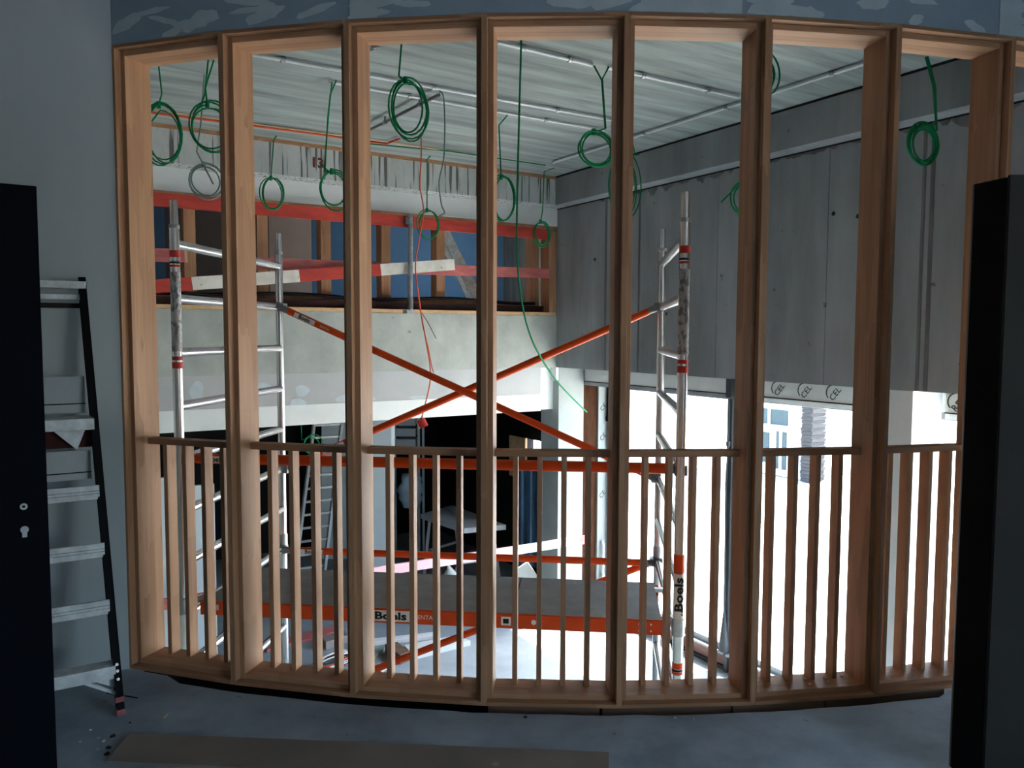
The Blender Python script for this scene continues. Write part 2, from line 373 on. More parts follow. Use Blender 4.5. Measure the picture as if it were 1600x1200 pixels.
# left end, lower rear room and the wall under the near floor
o = MB().room(-6.8, -6.6, -6, 2.84, ZG, ZC).build('wall_left_atrium', 'plaster'); o['kind'] = 'structure'
wl_ = struct('wall_rear_lower', rm(-2, -4.2, ZG))
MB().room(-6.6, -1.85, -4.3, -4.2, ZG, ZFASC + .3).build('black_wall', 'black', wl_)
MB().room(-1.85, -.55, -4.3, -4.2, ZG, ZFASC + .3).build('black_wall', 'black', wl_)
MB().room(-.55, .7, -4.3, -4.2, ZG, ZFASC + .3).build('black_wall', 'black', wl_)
ws = struct('wall_side_lower', rm(.75, -3, ZG))
for a in ((-6.0, -1.62, ZG, 1.2), (-1.28, -.3, ZG, 1.2), (-1.62, -1.28, .21, 1.2), (-1.62, -1.28, ZG, .02), (-6, -1.12, 1.2, ZC), (-.4, -.3, 1.2, ZC), (-1.12, -.4, 1.2, 1.75), (-1.12, -.4, 2.75, ZC)):  # upper opening added to let skylight brighten the blue room
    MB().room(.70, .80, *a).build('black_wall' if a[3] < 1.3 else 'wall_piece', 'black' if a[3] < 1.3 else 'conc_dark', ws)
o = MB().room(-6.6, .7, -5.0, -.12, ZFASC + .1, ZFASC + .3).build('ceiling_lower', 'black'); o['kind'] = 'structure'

# upper room seen through the opening in the far wall
wu = struct('wall_rear_upper', rm(-2, -2.2, ZSILL))
for a, b, mm in ((-6.6, -3.35, 'bluewall'), (-3.35, -2.30, 'brownwall'), (-2.30, -1.83, 'beige'), (-1.83, .7, 'bluewall')):
    MB().room(a, b, -2.3, -2.2, ZSILL - .3, ZC).build('wall_panel', mm, wu)
o = MB().room(-6.6, .7, -2.3, -.05, ZSILL - .35, ZSILL - .02).build('floor_upper', 'conc_far'); o['kind'] = 'structure'
o = MB().room(-6.6, .7, -2.3, -.6, ZC, ZC + .1).build('ceiling_upper', 'plaster'); o['kind'] = 'structure'

# ------------------------------------------------------------------ near room
CX, CY, R0 = .373, 9.282, 6.23
PHI0, DPHI = -.3438, .0886
def pol(phi, r, z): return Vector((CX + r * math.sin(phi), CY - r * math.cos(phi), z))
def arc_slab(mb, r0, r1, z0, z1, p0, p1, n=24):
    V = []; F = []
    for i in range(n + 1):
        p = p0 + (p1 - p0) * i / n
        V += [pol(p, r0, z0), pol(p, r1, z0), pol(p, r1, z1), pol(p, r0, z1)]
    for i in range(n):
        a = 4 * i; b = a + 4
        for j in range(4): F.append((a + j, a + (j + 1) % 4, b + (j + 1) % 4, b + j))
    F += [(0, 1, 2, 3), (4 * n + 3, 4 * n + 2, 4 * n + 1, 4 * n)]
    return mb.add(V, F)
PEND = PHI0 + DPHI * 9
hd = arc_slab(MB(), 6.225, 6.10, 2.75, 3.05, PHI0 - .002, PEND, 40).build('wall_header', 'bluegyp'); hd['kind'] = 'structure'
for i in range(58):       # smears of joint compound along the bottom edge and joints of the header boards
    r2 = random.Random(100 + i)
    p = PHI0 + .012 + r2.random() * (PEND - PHI0 - .05); z = 2.765 + (r2.random() ** 1.8) * .13
    w = .03 + r2.random() * .07; h = .012 + r2.random() * .022; tilt = (r2.random() - .5) * .6
    P = []
    for k in range(14):
        a = 2 * math.pi * k / 14; q = 1 + .18 * math.sin(2 * a + i) + .12 * math.sin(5 * a + 2 * i)
        x = w * math.cos(a) * q; y = h * math.sin(a) * q
        zz = z + y + x * tilt
        P.append(pol(p + x / R0, 6.2262, max(zz, 2.752)))
    MB().prism(P, pol(p, 6.2280, 0) - pol(p, 6.2262, 0)).build('filler_smear', 'compound', hd)
for p in (-.155, .073, .273):
    arc_slab(MB(), 6.2276, 6.2255, 2.752, 3.04, p - .009, p + .009, 3).build('joint_strip', 'compound', hd)

W0 = Vector((-1.727, 3.416, 0))
def lw(a, off, z): return W0 + UX * a + VX * off + Vector((0, 0, z))
wln = MB().hexa([lw(-3.2, 0, -.3), lw(0, 0, -.3), lw(0, -.2, -.3), lw(-3.2, -.2, -.3), lw(-3.2, 0, 3.05), lw(0, 0, 3.05), lw(0, -.2, 3.05), lw(-3.2, -.2, 3.05)]).build('wall_left', 'nearwall')
wln['kind'] = 'structure'
# the near floor: a screed whose edge is cut a few centimetres short of the screen, over a slab
fl = MB(); top = []
n = 46
for i in range(n + 1):
    p = (PHI0 - .0) + (PEND - PHI0) * i / n
    gap = .056 if -.300 < p < .245 else .006
    r2 = random.Random(i); gap += (r2.random() - .5) * .010 if gap > .02 else 0
    top.append(pol(p, R0 + gap, 0))
poly = top + [Vector((4.9, 1.0, 0)), Vector((4.9, -3.2, 0)), Vector((-4.6, -3.2, 0)), Vector((-4.6, 1.65, 0))]
fl.prism(poly, (0, 0, -.046))
o = fl.build('floor', 'floor'); o['kind'] = 'structure'
tl = arc_slab(MB(), 6.33, 6.10, -.0499, -.046, PHI0, .247, 30).build('trench_shade', 'black'); tl['kind'] = 'structure'  # black strip added on the trench floor, its shade put into colour
sl = arc_slab(MB(), 6.5, 6.06, -.32, -.05, PHI0 - .1, PEND, 40).build('floor_slab_edge', 'conc_far'); sl['kind'] = 'structure'
uw = arc_slab(MB(), 6.35, 6.2, ZG, -.05, PHI0 - .35, PEND, 30).build('wall_under_floor', 'conc_far'); uw['kind'] = 'structure'
def wbox(name, x0, x1, y0, y1, z0, z1, m):
    o = MB().box(((x0 + x1) / 2, (y0 + y1) / 2, (z0 + z1) / 2), (x1 - x0, y1 - y0, z1 - z0)).build(name, m); o['kind'] = 'structure'; return o
wbox('wall_back', -4.8, 4.9, -3.4, -3.2, -.1, 3.1, 'nearwall')
wbox('wall_side', -4.8, -4.6, -3.2, 1.9, -.1, 3.1, 'nearwall')
wr = struct('wall_near_right', (4.9, 0, 0))
for a in ((-3.4, -2.75, -.1, 3.05), (-2.76, -2.04, -.1, .4), (-2.76, -2.04, 2.4, 3.05), (-.55, 1.2, -.1, 3.05), (-2.05, -.55, -.1, .4), (-2.05, -.55, 2.4, 3.05)):
    MB().box((5.0, (a[0] + a[1]) / 2, (a[2] + a[3]) / 2), (.2, a[1] - a[0], a[3] - a[2])).build('wall_piece', 'nearwall', wr)
p0 = rm(-.02, 5.6, 0)
MB().prism([p0, Vector((4.95, 1.1, 0)), Vector((5.15, 1.1, 0)), p0 + UX * .35], (0, 0, 3.06)).build('wall_piece', 'nearwall', wr)
MB().box((4.95, -1.65, 1.4), (.06, .04, 2.0)).build('window_bar', 'greyprof', wr)
o = MB().prism([(-4.8, -3.4, 3.05), (5.1, -3.4, 3.05), (5.1, 1.2, 3.05), (3.2, 3.9, 3.05)] + [pol(PEND - (PEND - PHI0) * i / 20, 6.15, 3.05) for i in range(21)] + [(-4.8, 1.4, 3.05)], (0, 0, .15)).build('ceiling_near', 'nearwall'); o['kind'] = 'structure'

# ------------------------------------------------------------------ curved timber screen
scr = thing('timber_screen', 'curved red-brown timber frame of tall unglazed bays with slatted balustrade', 'timber frame', pol(.01, 6.15, 0))
def wpost(phi):
    """stepped post: thin front nose, two rebates, deep jamb body"""
    m = MB()
    def blk(h0, h1, ra, rb, z0, z1):
        P = []
        t = Vector((math.cos(phi), math.sin(phi), 0)); d = Vector((math.sin(phi), -math.cos(phi), 0)); c = Vector((CX, CY, 0))
        for z in (z0, z1):
            for a, r in ((h0, ra), (h1, ra), (h1, rb), (h0, rb)):
                P.append(c + d * r + t * a + Vector((0, 0, z)))
        m.hexa(P)
    blk(-.012, .012, R0, 6.19, 0, 2.75)
    blk(-.034, .034, 6.195, 6.052, .0, 2.75)
    return m.build('post', 'wood', scr, .0015)
for i in range(10): wpost(PHI0 + DPHI * i)
def local_arc(name, p, half, r0, r1, z0, z1, m):
    """straight member between two posts, built about its own origin so that the grain follows it"""
    t = Vector((math.cos(p), math.sin(p), 0)); d = Vector((math.sin(p), -math.cos(p), 0)); c = Vector((CX, CY, 0))
    o = MB().box((0, 0, 0), (2 * half, r0 - r1, z1 - z0)).build(name, m)
    mw = Matrix((t, d * -1, Vector((0, 0, 1)))).transposed().to_4x4(); mw.translation = c + d * ((r0 + r1) / 2) + Vector((0, 0, (z0 + z1) / 2))
    o.matrix_world = mw
    o.parent = scr; o.matrix_parent_inverse = scr.matrix_basis.inverted()
    b = o.modifiers.new('bevel', 'BEVEL'); b.width = .0015; b.segments = 1
    return o
for i in range(9):
    p = PHI0 + DPHI * (i + .5); ch = R0 * DPHI / 2
    cs = math.cos(DPHI / 2)
    k = 6.19 * cs
    local_arc('head_nose', p, ch - .011, R0 * cs + .002, k, 2.735, 2.75, M['woodh'])
    local_arc('head', p, k * math.tan(DPHI / 2) - .030, k + .004, 6.052 * cs, 2.712, 2.75, M['woodh'])
    local_arc('sill_nose', p, ch - .011, R0 * cs + .002, k, 0, .016, M['woodh'])
    local_arc('sill', p, k * math.tan(DPHI / 2) - .030, k + .004, 6.052 * cs, 0, .036, M['woodh'])
    local_arc('handrail', p, 6.09 * math.tan(DPHI / 2) - .028, 6.118, 6.058, 1.010, 1.037, M['woodh'])
    for j in range(4):
        q = p + (j - 1.5) * .0166
        t = Vector((math.cos(q), math.sin(q), 0)); d = Vector((math.sin(q), -math.cos(q), 0)); c = Vector((CX, CY, 0))
        b = MB()
        P = []
        for z in (.036, 1.010):
            for a, r in ((-.0105, 6.116), (.0105, 6.116), (.0105, 6.060), (-.0105, 6.060)):
                P.append(c + d * (r * cs / math.cos(q - p)) + t * a + Vector((0, 0, z)))
        b.hexa(P).build('baluster', 'wood', scr, .0012)
pk = [(-.075, -.002), (0.0, .085), (.0865, .150), (.1515, .242)]
for a, b in pk:
    arc_slab(MB(), 6.222, 6.09, -.046, -.0005, a, b, 6).build('packer', 'darkwood', scr)
arc_slab(MB(), 6.12, 6.09, -.046, -.0005, -.302, -.077, 12).build('packer', 'black', scr)

# ------------------------------------------------------------------ scaffold tower
NLp, NRp, FLp, FRp = Vector((-1.743, 4.032, 0)), Vector((.826, 3.748, 0)), Vector((-1.598, 5.339, 0)), Vector((.97, 5.054, 0))
EX = (NRp - NLp).normalized(); EN = Vector((-EX.y, EX.x, 0))
ZR = [1.974 - .28 * k for k in range(12)]
tw = thing('scaffold_tower', 'mobile aluminium scaffold tower with orange braces and platform behind the timber screen', 'scaffold', (NLp + FRp) / 2 + Vector((0, 0, ZG)))
def at(p, z): return Vector((p.x, p.y, z))
RT = .0255
def endframe(pn, pf, side):
    fr = bpy.data.objects.new('end_frame', None); col.objects.link(fr); fr.location = at((pn + pf) / 2, ZG); adopt(fr, tw)
    for p in (pn, pf):
        m = MB().tube([at(p, -1.22), at(p, 2.06)], RT, 14); m.build('upright', 'alu', fr)
        MB().tube([at(p, 2.04), at(p, 2.195)], .0205, 12).build('spigot', 'alu', fr)
        MB().tube([at(p, 2.053), at(p, 2.072)], .027, 12).build('collar', 'galv', fr)
        MB().tube([at(p, .03), at(p, .115)], .031, 14).build('joint_sleeve', 'galv', fr)
        MB().tube([at(p, -1.36), at(p, -1.2)], .018, 10).build('leg_screw', 'galv', fr)
        w = MB(); ax = EX
        c = at(p, ZG + .09)
        ring = [c + EN * (.09 * math.cos(t)) + Vector((0, 0, .09 * math.sin(t))) for t in [k * math.pi / 8 for k in range(16)]]
        w.prism([q - ax * .02 for q in ring], ax * .04).build('castor_wheel', 'black', fr)
        MB().box(at(p, ZG + .15), (.06, .07, .10), Matrix((EX, EN, Vector((0, 0, 1)))).transposed()).build('castor_fork', 'galv', fr)
    for z in ZR[:11]:
        if z < -1.0: continue
        MB().tube([at(pn, z), at(pf, z)], RT * .94, 12).build('rung', 'alu', fr)
    return fr
fl_ = endframe(NLp, FLp, -1); fr_ = endframe(NRp, FRp, 1)
def brace(a, b, r=.024, name='brace', off=-.045):
    a, b = Vector(a) , Vector(b); o = EN * off
    t = (b - a).normalized()
    m = MB().tube([a + o + t * .07, b + o - t * .07], r, 12); q = m.build(name, 'orange', tw)
    for p, s in ((a, 1), (b, -1)):
        c = MB(); c.tube([p + o + t * (s * .085), p + o + t * (s * -.02)], [.020, .030], 10)
        c.box(p + o * .4, (.06, .07, .05), Matrix((EX, EN, Vector((0, 0, 1)))).transposed())
        c.build('brace_claw', 'clampm', q)
    return q
b1 = brace(at(FLp, ZR[1]) + EX * .02, at(FRp, ZR[5]) - EX * .02, off=-.05)
b2 = brace(at(FRp, ZR[1]) - EX * .02, at(FLp, ZR[5]) + EX * .02, off=.0)
g1 = brace(at(NLp, ZR[4]) + EX * .0, at(NRp, ZR[4]), name='guard_rail', off=.045, r=.0275)
g2 = brace(at(FLp, ZR[7]), at(FRp, ZR[7]), name='horizontal_brace', off=-.045)
b3 = brace(at(FRp, ZR[7]) - EX * .02, at(FLp, -1.10) + EX * .02, off=.0)
b4 = None
# platform
pl = bpy.data.objects.new('platform', None); col.objects.link(pl); pl.location = at((NLp + NRp) / 2, 0); adopt(pl, tw)
RTW = Matrix((EX, EN, Vector((0, 0, 1)))).transposed()
L = (NRp - NLp).length
def tp(x, n, z): return NLp + EX * x + EN * n + Vector((0, 0, z))
DZ = .060
MB().box(tp(L / 2 - .01, .105 + .315, DZ - .008), (L - .12, .60, .016), RTW).build('deck_board', 'deck', pl)
for n_ in (.105, .735):
    s = MB().box(tp(L / 2, n_, DZ - (.035 if n_ < .3 else .06)), (L - .08, .012, .078), RTW)
    s.box(tp(L / 2, n_ + (.012 if n_ < .3 else -.012), DZ - .072), (L - .08, .03, .006), RTW)
    if n_ < .3: s.box(tp(L / 2, n_ - .004, DZ - .001), (L - .08, .018, .006), RTW)
    s.build('side_beam', 'orange', pl, .002)
for x in (.05, L - .05):
    for n_ in (.2, .64):
        MB().box(tp(x - .02 * (1 if x < 1 else -1), n_, ZR[7] + .03), (.10, .04, .02), RTW).build('hook', 'galv', pl)
ht = MB()
for a, b in ((tp(1.745, .14, DZ + .001), tp(1.735, .70, DZ + .001)),):
    ht.bar(a, b, .006, .002)
ht.build('hatch_joint', 'black', pl)
def near_text(body, x, z, size, m, par, n_=.098, bold=0.):
    return lettering('lettering', body, size, tp(x, n_, z), EX, (0, 0, 1), m, par, bold=bold)
def plate(x, z, w, h, m, par, n_=.0985):
    return MB().box(tp(x, n_, z), (w, .0015, h), RTW).build('label_plate', m, par)
plate(1.10, DZ - .035, .225, .058, 'sticker', pl); lettering('lettering', 'Boels', .056, tp(1.10, .0972, DZ - .036), EX, (0, 0, 1), 'ink', pl, bold=.002, sx=1.42)
near_text('RENTAL', 1.285, DZ - .036, .032, 'sticker', pl, .0985); MB().box(tp(1.365, .0985, DZ - .035), (.003, .001, .055), RTW).build('label_line', 'sticker', pl)
plate(1.715, DZ - .035, .05, .045, 'sticker', pl); plate(1.715, DZ - .035, .03, .025, 'ink', pl, .0978)
plate(.13, DZ - .03, .03, .03, 'sticker', pl)
plate(.32, DZ - .035, .13, .05, 'sticker', pl); 
for k in range(2):
    for j in range(2): plate(2.40 + .06 * k, DZ - .02 - .035 * j, .008, .008, 'sticker', pl)
MB().tube([tp(1.86, .0995, DZ - .035), tp(1.86, .096, DZ - .035)], .013, 12).build('rivet_cap', 'sticker', pl)
# stickers and lettering on uprights and braces
def band(p, z0, z1, m, par, r=RT + .0008):
    return MB().tube([at(p, z0), at(p, z1)], r, 14, False).build('sticker_band', m, par)
for p, fr in ((NLp, fl_), (NRp, fr_)):
    band(p, 1.905, 1.94, 'stickred', fr); band(p, 1.872, 1.882, 'ink', fr); band(p, 1.855, 1.866, 'stickred', fr)
    band(p, 1.375, 1.395, 'stickred', fr); band(p, 1.332, 1.364, 'stickred', fr)
    MB().tube([at(p, 1.42), at(p, 1.83)], RT + .0006, 14, False).build('worn_print', 'wornprint', fr)
band(NRp, .345, .44, 'orange', fr_, RT + .001); band(NRp, .115, .343, 'sticker', fr_, RT + .001)
lettering('lettering', 'Boels', .056, at(NRp, .242) - EN * (RT + .0018), (0, 0, 1), EX * -1, 'ink', fr_, bold=.002, sx=1.4)
lettering('lettering', '..', .06, at(NRp, .15) - EN * (RT + .0018), (0, 0, 1), EX * -1, 'ink', fr_, bold=.001)
band(NRp, -.135, -.105, 'orange', fr_, RT + .001); band(NRp, -.148, -.138, 'ink', fr_, RT + .001); band(NRp, -.165, -.15, 'orange', fr_, RT + .001)
def along_brace(a, b, off, f0, f1, body, par, r=.024):
    a = Vector(a) + EN * off; b = Vector(b) + EN * off; t = (b - a).normalized(); nn = (EN * -1); up = nn.cross(t)
    c = a + (b - a) * ((f0 + f1) / 2)
    MB().box(c + nn * (r + .0002), ((b - a).length * (f1 - f0), .0016, .032), Matrix((t, nn * -1, up)).transposed()).build('label_plate', 'sticker', par)
    lettering('lettering', body, .040, c + nn * (r + .0018), t, up, 'ink', par, bold=.0008)
    return t, up
along_brace(at(FLp, ZR[1]) + EX * .02, at(FRp, ZR[5]) - EX * .02, -.05, .045, .10, 'Boels', b1)
a_ = at(FLp, ZR[1]) + EX * .02; b_ = at(FRp, ZR[5]) - EX * .02
tt = (b_ - a_).normalized(); cc = a_ + EN * -.05 + (b_ - a_) * .128 - EN * .0258
lettering('lettering', 'RENTAL', .020, cc, tt, (EN * -1).cross(tt), 'sticker', b1)
along_brace(at(FLp, ZR[7]), at(FRp, ZR[7]), -.045, .055, .12, 'Boels', g2)
along_brace(at(NLp, ZR[4]), at(NRp, ZR[4]), .045, .045, .10, 'Boels', g1, .0275)
a_ = at(FRp, ZR[1]) - EX * .02; b_ = at(FLp, ZR[5]) + EX * .02
along_brace(b_, a_, .0, .11, .17, 'Boels', b2)

# ------------------------------------------------------------------ barrier boards, tube and timber frame in the far opening
ft = thing('opening_frame', 'timber mullion frame set back in the far wall opening', 'timber frame', rm(-2, -.2, ZSILL))
for u in (-4.0, -3.451, -2.881, -2.34, -1.781, -1.226, -.646, -.152):
    MB().room(u - .045, u + .045, -.29, -.17, ZSILL + .08, ZHEAD).build('mullion', 'wood', ft, .002)
MB().room(-6.6, -.1, -.29, -.17, ZSILL + .06, ZSILL + .14).build('bottom_rail', 'wood', ft)
MB().room(-6.6, -.0, -.24, -.02, ZHEAD - .055, ZHEAD - .001).build('head', 'woodh', ft)
MB().room(-.09, -.002, -.16, -.004, ZSILL, ZHEAD - .055).build('corner_post', 'wood', ft, .002)
MB().room(-6.6, -.01, -.06, -.002, ZSILL, ZSILL + .035).build('sill_batten', 'pine', ft, .002)
MB().room(-6.6, -.11, -.14, -.08, ZSILL + .001, ZSILL + .10).build('steel_angle', 'steelred', ft)
o = MB().tube([rm(u, -.10 + .01 * math.sin(3 * u), ZSILL + .135 + .014 * math.sin(4.1 * u)) for u in [-5.0 + .12 * k for k in range(41)]], .016, 8).build('black_hose', 'black')
tag(o, 'black hose lying along the sill of the far wall opening', 'hose')
def bboard(name, a, b, bands, label, h=.10):
    """barrier board from a to b (world), painted in bands: (fraction end, material)"""
    a, b = Vector(a), Vector(b)
    t = thing(name, label, 'barrier board', a, 'red and white barrier boards')
    f0 = 0
    for f1, m in bands:
        MB().bar(a + (b - a) * f0, a + (b - a) * f1, .024, h).build('painted_band', m, t); f0 = f1
    return t
bboard('barrier_board', (-3.158, 5.542, 2.513), (0.339, 7.715, 2.496), ((1, 'red'),), 'long red barrier board across the top of the far opening')
bboard('barrier_board', (-3.073, 5.689, 2.088), (-2.514, 6.036, 2.111), ((.97, 'pink'), (1, 'pine')), 'short faded red board end beside the left scaffold post')
bboard('barrier_board', (-2.128, 6.264, 2.076), (0.363, 7.812, 2.122), ((1, 'pink'),), 'faded pink board crossing the middle of the far opening', .095)
bboard('barrier_board', (-2.938, 5.679, 1.828), (-0.537, 7.170, 2.151), ((.20, 'red'), (.493, 'whitep'), (.745, 'red'), (1, 'whitep')), 'tilted board in red and white bands across the far opening')
tb = thing('steel_tube', 'upright galvanised steel tube clamped before the far opening', 'tube', (-0.905, 6.889, 1.716))
MB().tube([(-0.905, 6.889, 1.716), (-0.896, 6.894, 2.569)], .0215, 12).build('tube', 'galv', tb)
MB().tube([(-0.905, 6.889, 1.733), (-0.904, 6.889, 1.835)], .027, 12).build('socket', 'clampm', tb)
q = Vector((-0.905, 6.889, 1.711)); MB().box(q + VX * -.03, (.075, .09, .03), ROT).build('base_clamp', 'galv', tb)
MB().box(Vector((-0.929, 6.885, 2.506)), (.04, .03, .06), ROT).build('coupler', 'clampm', tb)

# ladder in the upper room
def ladder(name, label, A, B, wvec, n, rail, m, depth=.06, rung=.012):
    """leaning ladder: right-hand rail from A (foot) to B (top), other rail at +wvec"""
    A, B, wv = Vector(A), Vector(B), Vector(wvec)
    t = thing(name, label, 'ladder', A)
    ref = wv.normalized()
    for o_ in (Vector((0, 0, 0)), wv):
        MB().bar(A + o_, B + o_, depth, rail, ref).build('rail', m, t)
    for i in range(n):
        p = A + (B - A) * ((i + .6) / n)
        MB().bar(p, p + wv, .03, rung * 2).build('rung', m, t)
    return t
ladder('ladder', 'grey ladder leaning in the blue upper room', (-0.361, 8.045, 1.892), (-0.777, 8.257, 2.709), UX * .10 + VX * -.30, 5, .03, 'tread', .10)

# ------------------------------------------------------------------ ceiling conduits
def conduit(label, a, b, r=.011, drop=0, name='conduit'):
    a, b = Vector(a), Vector(b)
    t = thing(name, label, 'conduit', a, 'conduits on the concrete ceiling')
    z = ZC - r - .008 - .022 * drop
    a.z = b.z = z
    MB().tube([a, b], r, 8).build('pipe', 'zinc' if not drop else 'clampm', t)
    L_ = (b - a).length; n = max(2, int(L_ / .75)); d = (b - a).normalized()
    for i in range(n):
        p = a + d * (L_ * (i + .5) / n)
        MB().tube([p - d * .012, p + d * .012], r * 1.6, 8).build('clip', 'galv', t)
        MB().tube([p, Vector((p.x, p.y, ZC - .001))], .006, 6).build('clip_stud', 'clampm', t)
    return t
conduit('long conduit across the ceiling passing over the tall oval coil', (-1.674, 4.172, 3.030), (0.695, 5.592, 3.030))
conduit('thin conduit ending at a cable drop in the third bay', (-1.109, 4.793, 3.030), (0.684, 5.885, 3.030), .009)
conduit('front conduit running across the ceiling of the middle bays', (-0.081, 4.133, 3.030), (0.446, 4.473, 3.030))
conduit('conduit continuing from the cable drop to the right wall', (0.538, 4.516, 3.030), (1.437, 5.054, 3.030))
conduit('dark short conduit crossing towards the far wall in the third bay', (-1.052, 5.800, 3.030), (-0.463, 4.955, 3.030), .011, 1)
conduit('long conduit parallel to the right concrete wall', (0.358, 6.971, 3.030), (2.071, 4.270, 3.030), .011)
conduit('short conduit stub above the third bay near the frame head', (-0.759, 4.254, 3.030), (-0.698, 4.163, 3.030), .010)
t = thing('cable_run', 'thin orange and yellow cables run along the far edge of the ceiling', 'cables', (-2.483, 5.450, 3.030))
MB().tube([(-2.611, 5.387, 3.030), (-2.106, 5.666, 3.030), (-1.545, 5.977, 3.030), (-1.017, 6.302, 3.030), (-0.881, 6.140, 3.030)], .009, 6).build('orange_cable', 'redcable', t)
MB().tube([(-2.575, 5.314, 3.035), (-1.861, 5.757, 3.035), (-1.100, 6.198, 3.035), (-0.310, 6.713, 3.035)], .006, 6).build('yellow_cable', 'pine', t)
MB().tube([(-1.170, 6.300, 3.030), (-0.526, 6.549, 3.030), (0.294, 7.074, 3.030)], .005, 6).build('green_cable', 'green', t)

# ------------------------------------------------------------------ hanging cables
def spiral(c, rx, rz, turns, seed, start=90, yaw=.5, dirn=1):
    r2 = random.Random(seed); P = []; c = Vector(c); n = int(turns * 22)
    k1, k2 = r2.random() * 6, r2.random() * 6
    for i in range(n + 1):
        a = math.radians(start) + dirn * 2 * math.pi * i / 22
        tn = i / 22
        w = min(1, tn)
        s = .94 + w * (.13 * math.sin(tn * 2.7 + k1))
        x = rx * s * math.cos(a) + w * .12 * rx * math.sin(tn * 2.2 + k2); z = rz * (s + w * .07 * math.sin(tn * 1.7 + k2)) * math.sin(a) + w * .05 * rz * math.sin(tn * 2.9)
        y = x * yaw + .010 * math.sin(tn * 4 + k1)
        P.append(c + Vector((x, y, z)))
    return P
def coil(label, tops, c, rx, rz, turns, seed, m='green', r=.0048, yaw=.5, start=100, dirn=1, tail=None, cat='cable coil', more=()):
    """cable dropping from the ceiling into a hanging coil; rx, rz in metres"""
    t = thing('cable_coil', label, cat, tops[0], 'cable coils hanging from the ceiling')
    P = spiral(c, rx, rz, turns, seed, start, yaw, dirn)
    tp_ = [Vector(p) for p in tops]
    mid = []
    for a, b in zip(tp_, tp_[1:] + [P[0]]):
        for k in range(4): mid.append(a + (b - a) * (k / 4))
    path = mid + P
    if tail: path += [path[-1] + Vector(tail) * (k / 4) for k in range(1, 5)]
    mb = MB().tube(path, r, 6)
    for q in more: mb.tube(q, r, 6)
    mb.build('cable', m, t)
    x = P[0]; MB().tube([x + Vector((0, 0, .018)), x + Vector((0, 0, -.018))], r * 2.6, 8).build('tie', m, t)
    return t
coil('green cable coil hanging lowest beside the left end post of the screen', [(-2.020, 4.523, 3.030), (-1.996, 4.500, 2.873)], (-2.000, 4.500, 2.648), .095, .175, 4, 1, tail=(-.05, 0, -.06))
coil('green cable coil in the first bay hanging from a double cable', [(-1.663, 4.412, 3.030), (-1.717, 4.420, 2.883)], (-1.687, 4.420, 2.662), .10, .135, 4, 2, more=[[(-1.695, 4.412, 3.030), (-1.717, 4.410, 2.845), (-1.744, 4.420, 2.785)]])
coil('grey-green cable coil hanging below the green one in the first bay', [(-1.814, 4.658, 3.030), (-1.819, 4.600, 2.720), (-1.846, 4.600, 2.573)], (-1.794, 4.600, 2.404), .085, .10, 3, 3, 'greycable', tail=(.06, 0, -.12))
coil('small green cable coil low before the far opening in the second bay', [(-1.831, 6.155, 3.076), (-1.855, 6.116, 3.008)], (-1.868, 6.108, 2.600), .075, .13, 3, 4)
coil('green cable coil half hidden behind the third post from the left', [(-1.091, 4.781, 3.030), (-1.134, 4.850, 2.860), (-1.160, 4.850, 2.512)], (-1.099, 4.850, 2.403), .085, .115, 3, 5, more=[[(-1.062, 4.758, 3.030), (-1.122, 4.860, 2.978), (-1.152, 4.860, 2.669), (-1.159, 4.860, 2.506)]], tail=(-.06, 0, .05))
coil('tall oval green cable coil high in the third bay', [(-0.582, 4.146, 3.030), (-0.596, 4.140, 2.858)], (-0.545, 4.140, 2.691), .088, .15, 4, 6, r=.005)
coil('small green cable coil behind the red cables in the third bay', [(-0.683, 6.844, 3.093), (-0.738, 6.786, 3.015)], (-0.728, 6.792, 2.459), .085, .135, 3, 7)
coil('green cable coil half hidden by the middle post, fourth bay', [(-0.038, 5.479, 3.030), (-0.096, 5.450, 2.953)], (-0.067, 5.450, 2.456), .085, .16, 3, 8)
coil('round green cable coil below a forked cable in the fourth bay', [(0.458, 4.484, 3.030), (0.498, 4.450, 2.941), (0.521, 4.450, 2.673)], (0.474, 4.450, 2.560), .105, .10, 4, 9, more=[[(0.544, 4.505, 3.030), (0.502, 4.450, 2.948), (0.524, 4.450, 2.673)]])
coil('small green cable coil by the inner corner of the far wall', [(0.373, 7.041, 3.000), (0.270, 6.750, 2.907), (0.258, 6.750, 2.570)], (0.253, 6.750, 2.379), .07, .11, 3, 10)
coil('green cable coil peeping out right of the middle post, fifth bay', [(0.912, 6.066, 3.030), (0.948, 6.100, 2.907)], (0.860, 6.100, 2.663), .13, .25, 3, 11, tail=(.15, 0, .02))
coil('green cable coil peeping out at the top of the sixth bay', [(1.291, 4.092, 3.030)], (1.249, 3.950, 2.816), .08, .095, 3, 12)
coil('green cable coil before the right wall, mostly behind the sixth post', [(1.537, 5.143, 3.030)], (1.487, 5.050, 2.390), .10, .10, 3, 13, tail=(-.12, 0, -.12))
coil('round green cable coil alone in the seventh bay', [(2.250, 4.329, 3.030), (2.281, 4.300, 2.867), (2.305, 4.300, 2.663)], (2.239, 4.300, 2.557), .105, .108, 5, 14, r=.0055, more=[[(2.255, 4.320, 3.030), (2.292, 4.300, 2.867), (2.310, 4.300, 2.628)]])
coil('small green cable coil in the dark lower room beside the ladder', [(-2.082, 7.600, 0.779), (-2.076, 7.600, 0.462)], (-1.970, 7.600, 0.417), .08, .09, 2, 15)
